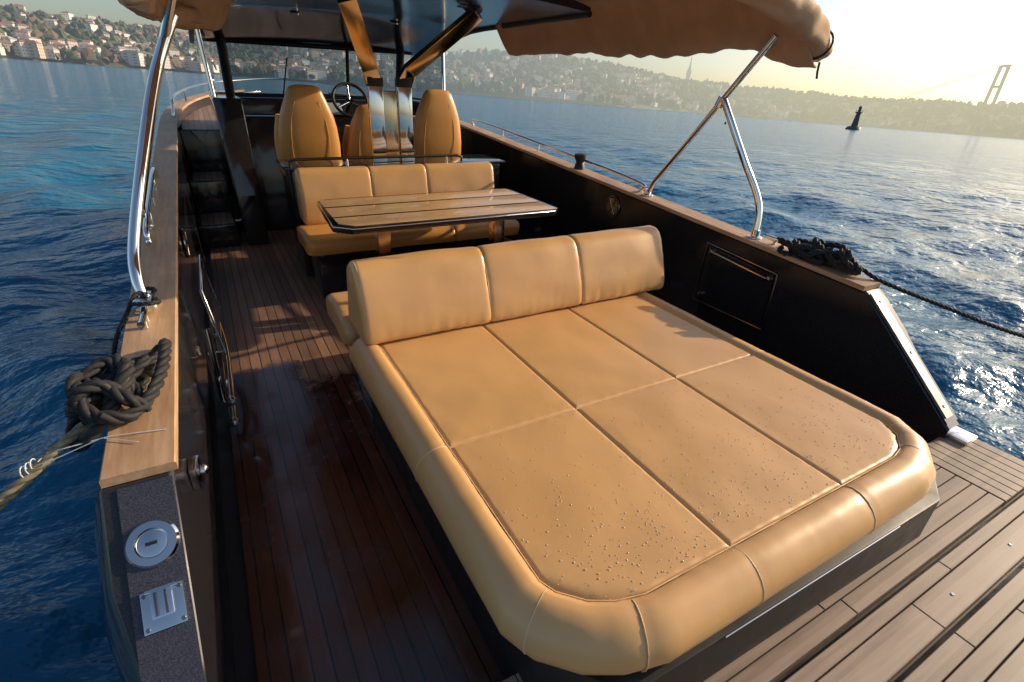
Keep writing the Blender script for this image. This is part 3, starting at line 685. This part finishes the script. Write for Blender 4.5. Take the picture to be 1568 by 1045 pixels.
# ------------------------------------------------------------------ hills
AZ=[-60,-11,0,12,24,30,34,38,43,52,60,67,73,90,140]; CT=[.05,.052,.050,.054,.061,.070,.070,.062,.051,.041,.038,.040,.040,.045,.05]
def crest(a): return float(np.interp(a,AZ,CT))
def R0(a): return float(np.interp(a,[-60,-15,10,40,56,140],[800,830,950,1050,1500,1600]))
def terr(a,r):
    r0=R0(a); rc=r0+620; t=(r-r0)/(rc-r0)
    x,y=r*math.sin(math.radians(a)),r*math.cos(math.radians(a))
    nz=noise.fractal(Vector((x*.003,y*.003,0)),1,2,4)
    hh=crest(a)*rc*(sm(-.1,1.05,t)*.92+.04)*(1+.16*nz*min(1,t*2)) if t<1.1 else crest(a)*rc*.96*(1+.16*nz)*(1-.1*(t-1.1))
    return WATER_Z+ (hh if t>.0 else -3)
def painted_haze_mat(name,cols,scale,attr=None,windows=False):  # surface colour mixed with glowing painted haze, by distance and heading
    m=bpy.data.materials.new(name); m.use_nodes=True; nt=m.node_tree; b=nt.nodes["Principled BSDF"]; out=nt.nodes["Material Output"]
    geo=N(nt,'ShaderNodeNewGeometry')
    if attr:
        at=N(nt,'ShaderNodeAttribute',attribute_name='Col'); col=at.outputs['Color']
        if windows:
            s=N(nt,'ShaderNodeSeparateXYZ'); L(nt,geo.outputs['Position'],s.inputs[0])
            fz=math_n(nt,'FRACT',math_n(nt,'DIVIDE',s.outputs[2],3.2)); fx=math_n(nt,'FRACT',math_n(nt,'DIVIDE',math_n(nt,'ADD',s.outputs[0],s.outputs[1]),3.5))
            a1=math_n(nt,'GREATER_THAN',fz,.5); a2=math_n(nt,'GREATER_THAN',fx,.55); mm=math_n(nt,'MULTIPLY',a1,a2)
            sn=N(nt,'ShaderNodeSeparateXYZ'); L(nt,geo.outputs['Normal'],sn.inputs[0]); mm=math_n(nt,'MULTIPLY',mm,math_n(nt,'LESS_THAN',math_n(nt,'ABSOLUTE',sn.outputs[2]),.2))
            mx=N(nt,'ShaderNodeMix',data_type='RGBA'); L(nt,math_n(nt,'MULTIPLY',mm,.6),mx.inputs[0]); L(nt,col,mx.inputs[6]); mx.inputs[7].default_value=(.07,.07,.08,1); col=mx.outputs[2]
    else:
        n=noise_n(nt,geo.outputs['Position'],scale,6,.65); r=ramp(nt,n.outputs[0],cols); col=r.outputs[0]
    L(nt,col,b.inputs['Base Color']); b.inputs['Roughness'].default_value=.9
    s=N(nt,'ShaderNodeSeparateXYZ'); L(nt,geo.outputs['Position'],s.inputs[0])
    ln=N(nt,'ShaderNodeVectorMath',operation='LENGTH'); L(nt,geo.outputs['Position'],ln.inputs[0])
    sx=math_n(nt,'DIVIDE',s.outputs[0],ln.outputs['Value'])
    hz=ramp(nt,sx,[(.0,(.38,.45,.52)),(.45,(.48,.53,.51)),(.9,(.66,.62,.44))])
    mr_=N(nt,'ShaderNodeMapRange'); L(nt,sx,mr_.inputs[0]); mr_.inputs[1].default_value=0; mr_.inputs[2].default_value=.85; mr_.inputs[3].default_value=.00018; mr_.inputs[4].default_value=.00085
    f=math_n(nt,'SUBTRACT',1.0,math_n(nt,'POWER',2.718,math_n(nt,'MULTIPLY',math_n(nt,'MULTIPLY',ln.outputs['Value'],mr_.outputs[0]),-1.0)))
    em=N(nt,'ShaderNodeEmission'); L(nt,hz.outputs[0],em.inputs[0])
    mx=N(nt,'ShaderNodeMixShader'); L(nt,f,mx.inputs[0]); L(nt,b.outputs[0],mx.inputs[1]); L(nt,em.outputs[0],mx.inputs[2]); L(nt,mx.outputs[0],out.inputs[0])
    return m
HM=painted_haze_mat('hill_ground_painted_haze',[(.35,(.05,.065,.025)),(.5,(.10,.10,.045)),(.62,(.20,.16,.10))],.02)
azs=np.arange(-60,140.01,.5); vv=[];ff=[]
fr_r=[-.03,0,.02,.06,.12,.2,.3,.4,.5,.6,.7,.8,.9,1,1.1,1.4,2,3]
for a in azs:
    for t in fr_r:
        r=R0(a)+620*t; vv.append((r*math.sin(math.radians(a)),r*math.cos(math.radians(a)),terr(a,r)))
m=len(fr_r)
for i in range(len(azs)-1):
    for j in range(m-1): ff.append((i*m+j,(i+1)*m+j,(i+1)*m+j+1,i*m+j+1))
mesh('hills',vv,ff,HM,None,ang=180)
TM=painted_haze_mat('hill_trees_painted_haze',None,1,attr=True)
bm=bmesh.new(); bmesh.ops.create_icosphere(bm,subdivisions=1,radius=1); iv=np.array([v_.co[:] for v_ in bm.verts]); fi=np.array([[v_.index for v_ in f_.verts] for f_ in bm.faces]); bm.free()
def scatter(name,nn,mat,kind):
    VV=[];FF=[];CC=[];base=0
    for i in range(nn):
        a=random.uniform(-18,80) if random.random()<.95 else random.uniform(-55,135)
        t=random.random()**1.1*1.08; r=R0(a)+620*t
        x,y=r*math.sin(math.radians(a)),r*math.cos(math.radians(a)); cl=noise.noise(Vector((x*.008,y*.008,7)))
        if kind=='tree':
            if cl<-.15 and random.random()<.6: continue
            s=random.uniform(3,7.5); sz=s*random.uniform(.8,1.4)
            jit=1+.25*rng.standard_normal((len(iv),1))
            p=iv*jit*np.array([s,s,sz])+np.array([x,y,terr(a,r)+sz*.6]); VV.append(p); FF.append(fi+base); base+=len(iv)
            g_=random.uniform(.6,1.5); br=random.random()
            c_=np.array([.06,.085,.03])*g_ if br<.65 else np.array([.14,.10,.06])*g_
            CC.append(np.tile(c_,(len(iv),1)))
        else:
            if cl>.0 and random.random()<.85: continue
            if random.random()<t*.72: continue
            if a>46 and random.random()<.5: continue
            w=random.uniform(4,8); d=random.uniform(4,7); h_=random.choice([6,8,10,13]); rt=random.gauss(0,.5)-math.radians(a); z=terr(a,r)-2
            if t<.05: w*=1.6
            ca,sa=math.cos(rt),math.sin(rt)
            def T(px,py,pz): return (x+ca*px-sa*py,y+sa*px+ca*py,z+pz)
            h_+=2; e=.6; rh=random.uniform(1.5,3)
            p=[T(-w,-d,0),T(w,-d,0),T(w,d,0),T(-w,d,0),T(-w,-d,h_),T(w,-d,h_),T(w,d,h_),T(-w,d,h_),
               T(-w-e,-d-e,h_),T(w+e,-d-e,h_),T(w+e,d+e,h_),T(-w-e,d+e,h_),T(-w*.6,0,h_+rh),T(w*.6,0,h_+rh)]
            VV.append(np.array(p))
            q=[(0,1,5,4),(1,2,6,5),(2,3,7,6),(3,0,4,7),(8,9,13,12),(10,11,12,13),(11,8,12,12),(9,10,13,13)]
            FF.append([tuple(base+k for k in dict.fromkeys(ft)) for ft in q]); base+=14
            wc=random.choice([(.72,.68,.6),(.65,.58,.48),(.8,.78,.74),(.6,.44,.33),(.7,.6,.5)]); rc_=random.choice([(.38,.15,.08),(.34,.15,.10),(.4,.34,.3),(.25,.2,.18)])
            CC.append(np.array([wc]*8+[rc_]*6))
    V_=np.concatenate(VV); fl_=[]
    for k in FF: fl_+= [tuple(int(z_) for z_ in q) for q in k]
    me=bpy.data.meshes.new(name); me.from_pydata(V_.tolist(),[],fl_); me.update()
    ca=me.color_attributes.new('Col','FLOAT_COLOR','POINT'); C_=np.concatenate(CC); C_=np.concatenate([C_,np.ones((len(C_),1))],1); ca.data.foreach_set('color',C_.ravel())
    me.materials.append(mat); o=bpy.data.objects.new(name,me); scene.collection.objects.link(o)
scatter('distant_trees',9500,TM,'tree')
BMt=painted_haze_mat('house_walls_painted_haze',None,1,attr=True,windows=True)
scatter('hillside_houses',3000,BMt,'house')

# ------------------------------------------------------------------ bridge, tower, beacon
def pol(az,r,z=0): a=math.radians(az); return Vector((r*math.sin(a),r*math.cos(a),z))
SM=painted_haze_mat('bridge_steel_painted_haze',[(.4,(.14,.14,.15)),(.6,(.20,.20,.20))],.05)
br=group('suspension_bridge',Matrix.Identity(4))
T0=pol(69.6,1950); dirb=(pol(85,1950)-T0).normalized(); dirb=Vector((dirb.x*.75+math.sin(math.radians(69.6))*.5,dirb.y*.75+math.cos(math.radians(69.6))*.5,0)).normalized()
sd=Vector((-dirb.y,dirb.x,0))
def beam(nm,a,b_,w,par,mat=SM): return loft(nm,sweep([a,b_],w,4),mat,par)
for s in (-1,1):
    beam('tower_leg',T0+sd*s*21,T0+sd*s*16+Vector((0,0,168)),4.4,br)
for z,k in ((166,16),(118,17.5),(64,19)): beam('tower_crossbeam',T0+sd*-k+Vector((0,0,z)),T0+sd*k+Vector((0,0,z)),3.6,br)
T1=T0+dirb*1074
for s in (-1,1):
    beam('far_tower_leg',T1+sd*s*21,T1+sd*s*16+Vector((0,0,168)),4,br)
    pts=[T0+sd*s*16+dirb*(-250*(1-t))+Vector((0,0,60+108*t)) for t in np.linspace(0,1,6)]
    tube('back_cable',pts,.7,SM,br,seg=5)
    pts=[T0+sd*s*16+dirb*1074*t+Vector((0,0,72+96*(2*t-1)**2)) for t in np.linspace(0,1,30)]
    tube('main_cable',pts,.7,SM,br,seg=5)
    for t in np.linspace(.03,.97,34): p=T0+sd*s*16+dirb*1074*t; tube('hanger',[p+Vector((0,0,64)),p+Vector((0,0,72+96*(2*t-1)**2))],.18,SM,br,seg=4)
a=T0-dirb*250+Vector((0,0,62)); b_=T1+dirb*200+Vector((0,0,62))
mesh('bridge_deck',[a+sd*16,a-sd*16,b_-sd*16,b_+sd*16]+[p-Vector((0,0,3)) for p in (a+sd*16,a-sd*16,b_-sd*16,b_+sd*16)],[(0,1,2,3),(4,5,6,7),(0,1,5,4),(1,2,6,5),(2,3,7,6),(3,0,4,7)],SM,br,smooth=False)
tt=group('television_tower',Matrix.Identity(4)); p=pol(46.2,2600)
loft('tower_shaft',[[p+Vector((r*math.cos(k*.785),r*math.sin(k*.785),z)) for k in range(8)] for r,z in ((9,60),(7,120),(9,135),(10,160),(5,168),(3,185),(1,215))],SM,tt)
bc=group('navigation_beacon',Matrix.Identity(4)); p=pol(61.2,300,WATER_Z)
BC=simple('beacon_paint',(.07,.08,.075),.6)
def ringz(r,z,k=14,j=0): return [p+Vector((r*math.cos(2*math.pi*i/k)*(1+j*random.uniform(-1,1)),r*math.sin(2*math.pi*i/k)*(1+j*random.uniform(-1,1)),z)) for i in range(k)]
loft('rock_base',[ringz(3.6,-1),ringz(3.2,.6,j=.1),ringz(2.6,1.3,j=.1),ringz(2.0,1.5)],BC,bc,ang=30)
loft('beacon_body',[ringz(1.5,1.4),ringz(1.1,5.0),ringz(.9,7.0),ringz(1.5,7.1),ringz(1.5,7.5),ringz(.6,7.6),ringz(.6,9.2),ringz(.9,9.3),ringz(.1,10.2)],BC,bc,ang=30)
for k in range(8):
    q=p+Vector((1.4*math.cos(k*.785),1.4*math.sin(k*.785),7.5)); tube('gallery_post',[q,q+Vector((0,0,1))],.05,BC,bc,seg=5)
pp=pol(50.5,150,WATER_Z); bg=group('mooring_buoy',Matrix.Identity(4))
s=.35; lathe('buoy_body',[(0,-.3*s),(.7*s,-.2*s),(1*s,.3*s),(.7*s,.9*s),(.2*s,1.1*s),(.15*s,1.8*s),(0,1.9*s)],pp,(0,0,1),BLACKM,bg,14)

# ------------------------------------------------------------------ light, sky, camera
w=bpy.data.worlds.new("World"); scene.world=w; w.use_nodes=True; nt=w.node_tree; bg=nt.nodes['Background']
sk=nt.nodes.new('ShaderNodeTexSky'); sk.sky_type='NISHITA'; sk.sun_disc=False; sk.sun_elevation=SUN_EL; sk.sun_rotation=SUN_AZ; sk.air_density=1.0; sk.dust_density=2.2; sk.ozone_density=1.2
nt.links.new(sk.outputs[0],bg.inputs[0]); bg.inputs[1].default_value=.15
sd_=Vector((math.sin(SUN_AZ)*math.cos(SUN_EL),math.cos(SUN_AZ)*math.cos(SUN_EL),math.sin(SUN_EL)))
ld=bpy.data.lights.new('sun','SUN'); ld.energy=5.0; ld.angle=math.radians(.5); ld.color=(1,.81,.56)
lo=bpy.data.objects.new('sun',ld); scene.collection.objects.link(lo); lo.rotation_euler=sd_.to_track_quat('Z','Y').to_euler()
cd=bpy.data.cameras.new('camera'); cd.sensor_width=36; cd.lens=778/1568*36; cd.clip_start=.02; cd.clip_end=20000
co=bpy.data.objects.new('camera',cd); scene.collection.objects.link(co)
zc=Vector((-.4507,-.7676,.4555)).normalized(); xc=Vector((.8724,-.4874,.0422)); xc=(xc-zc*xc.dot(zc)).normalized(); yc=zc.cross(xc)
M=Matrix(((xc.x,yc.x,zc.x,0),(xc.y,yc.y,zc.y,0),(xc.z,yc.z,zc.z,1.62),(0,0,0,1)))
co.matrix_world=R@M
scene.camera=co
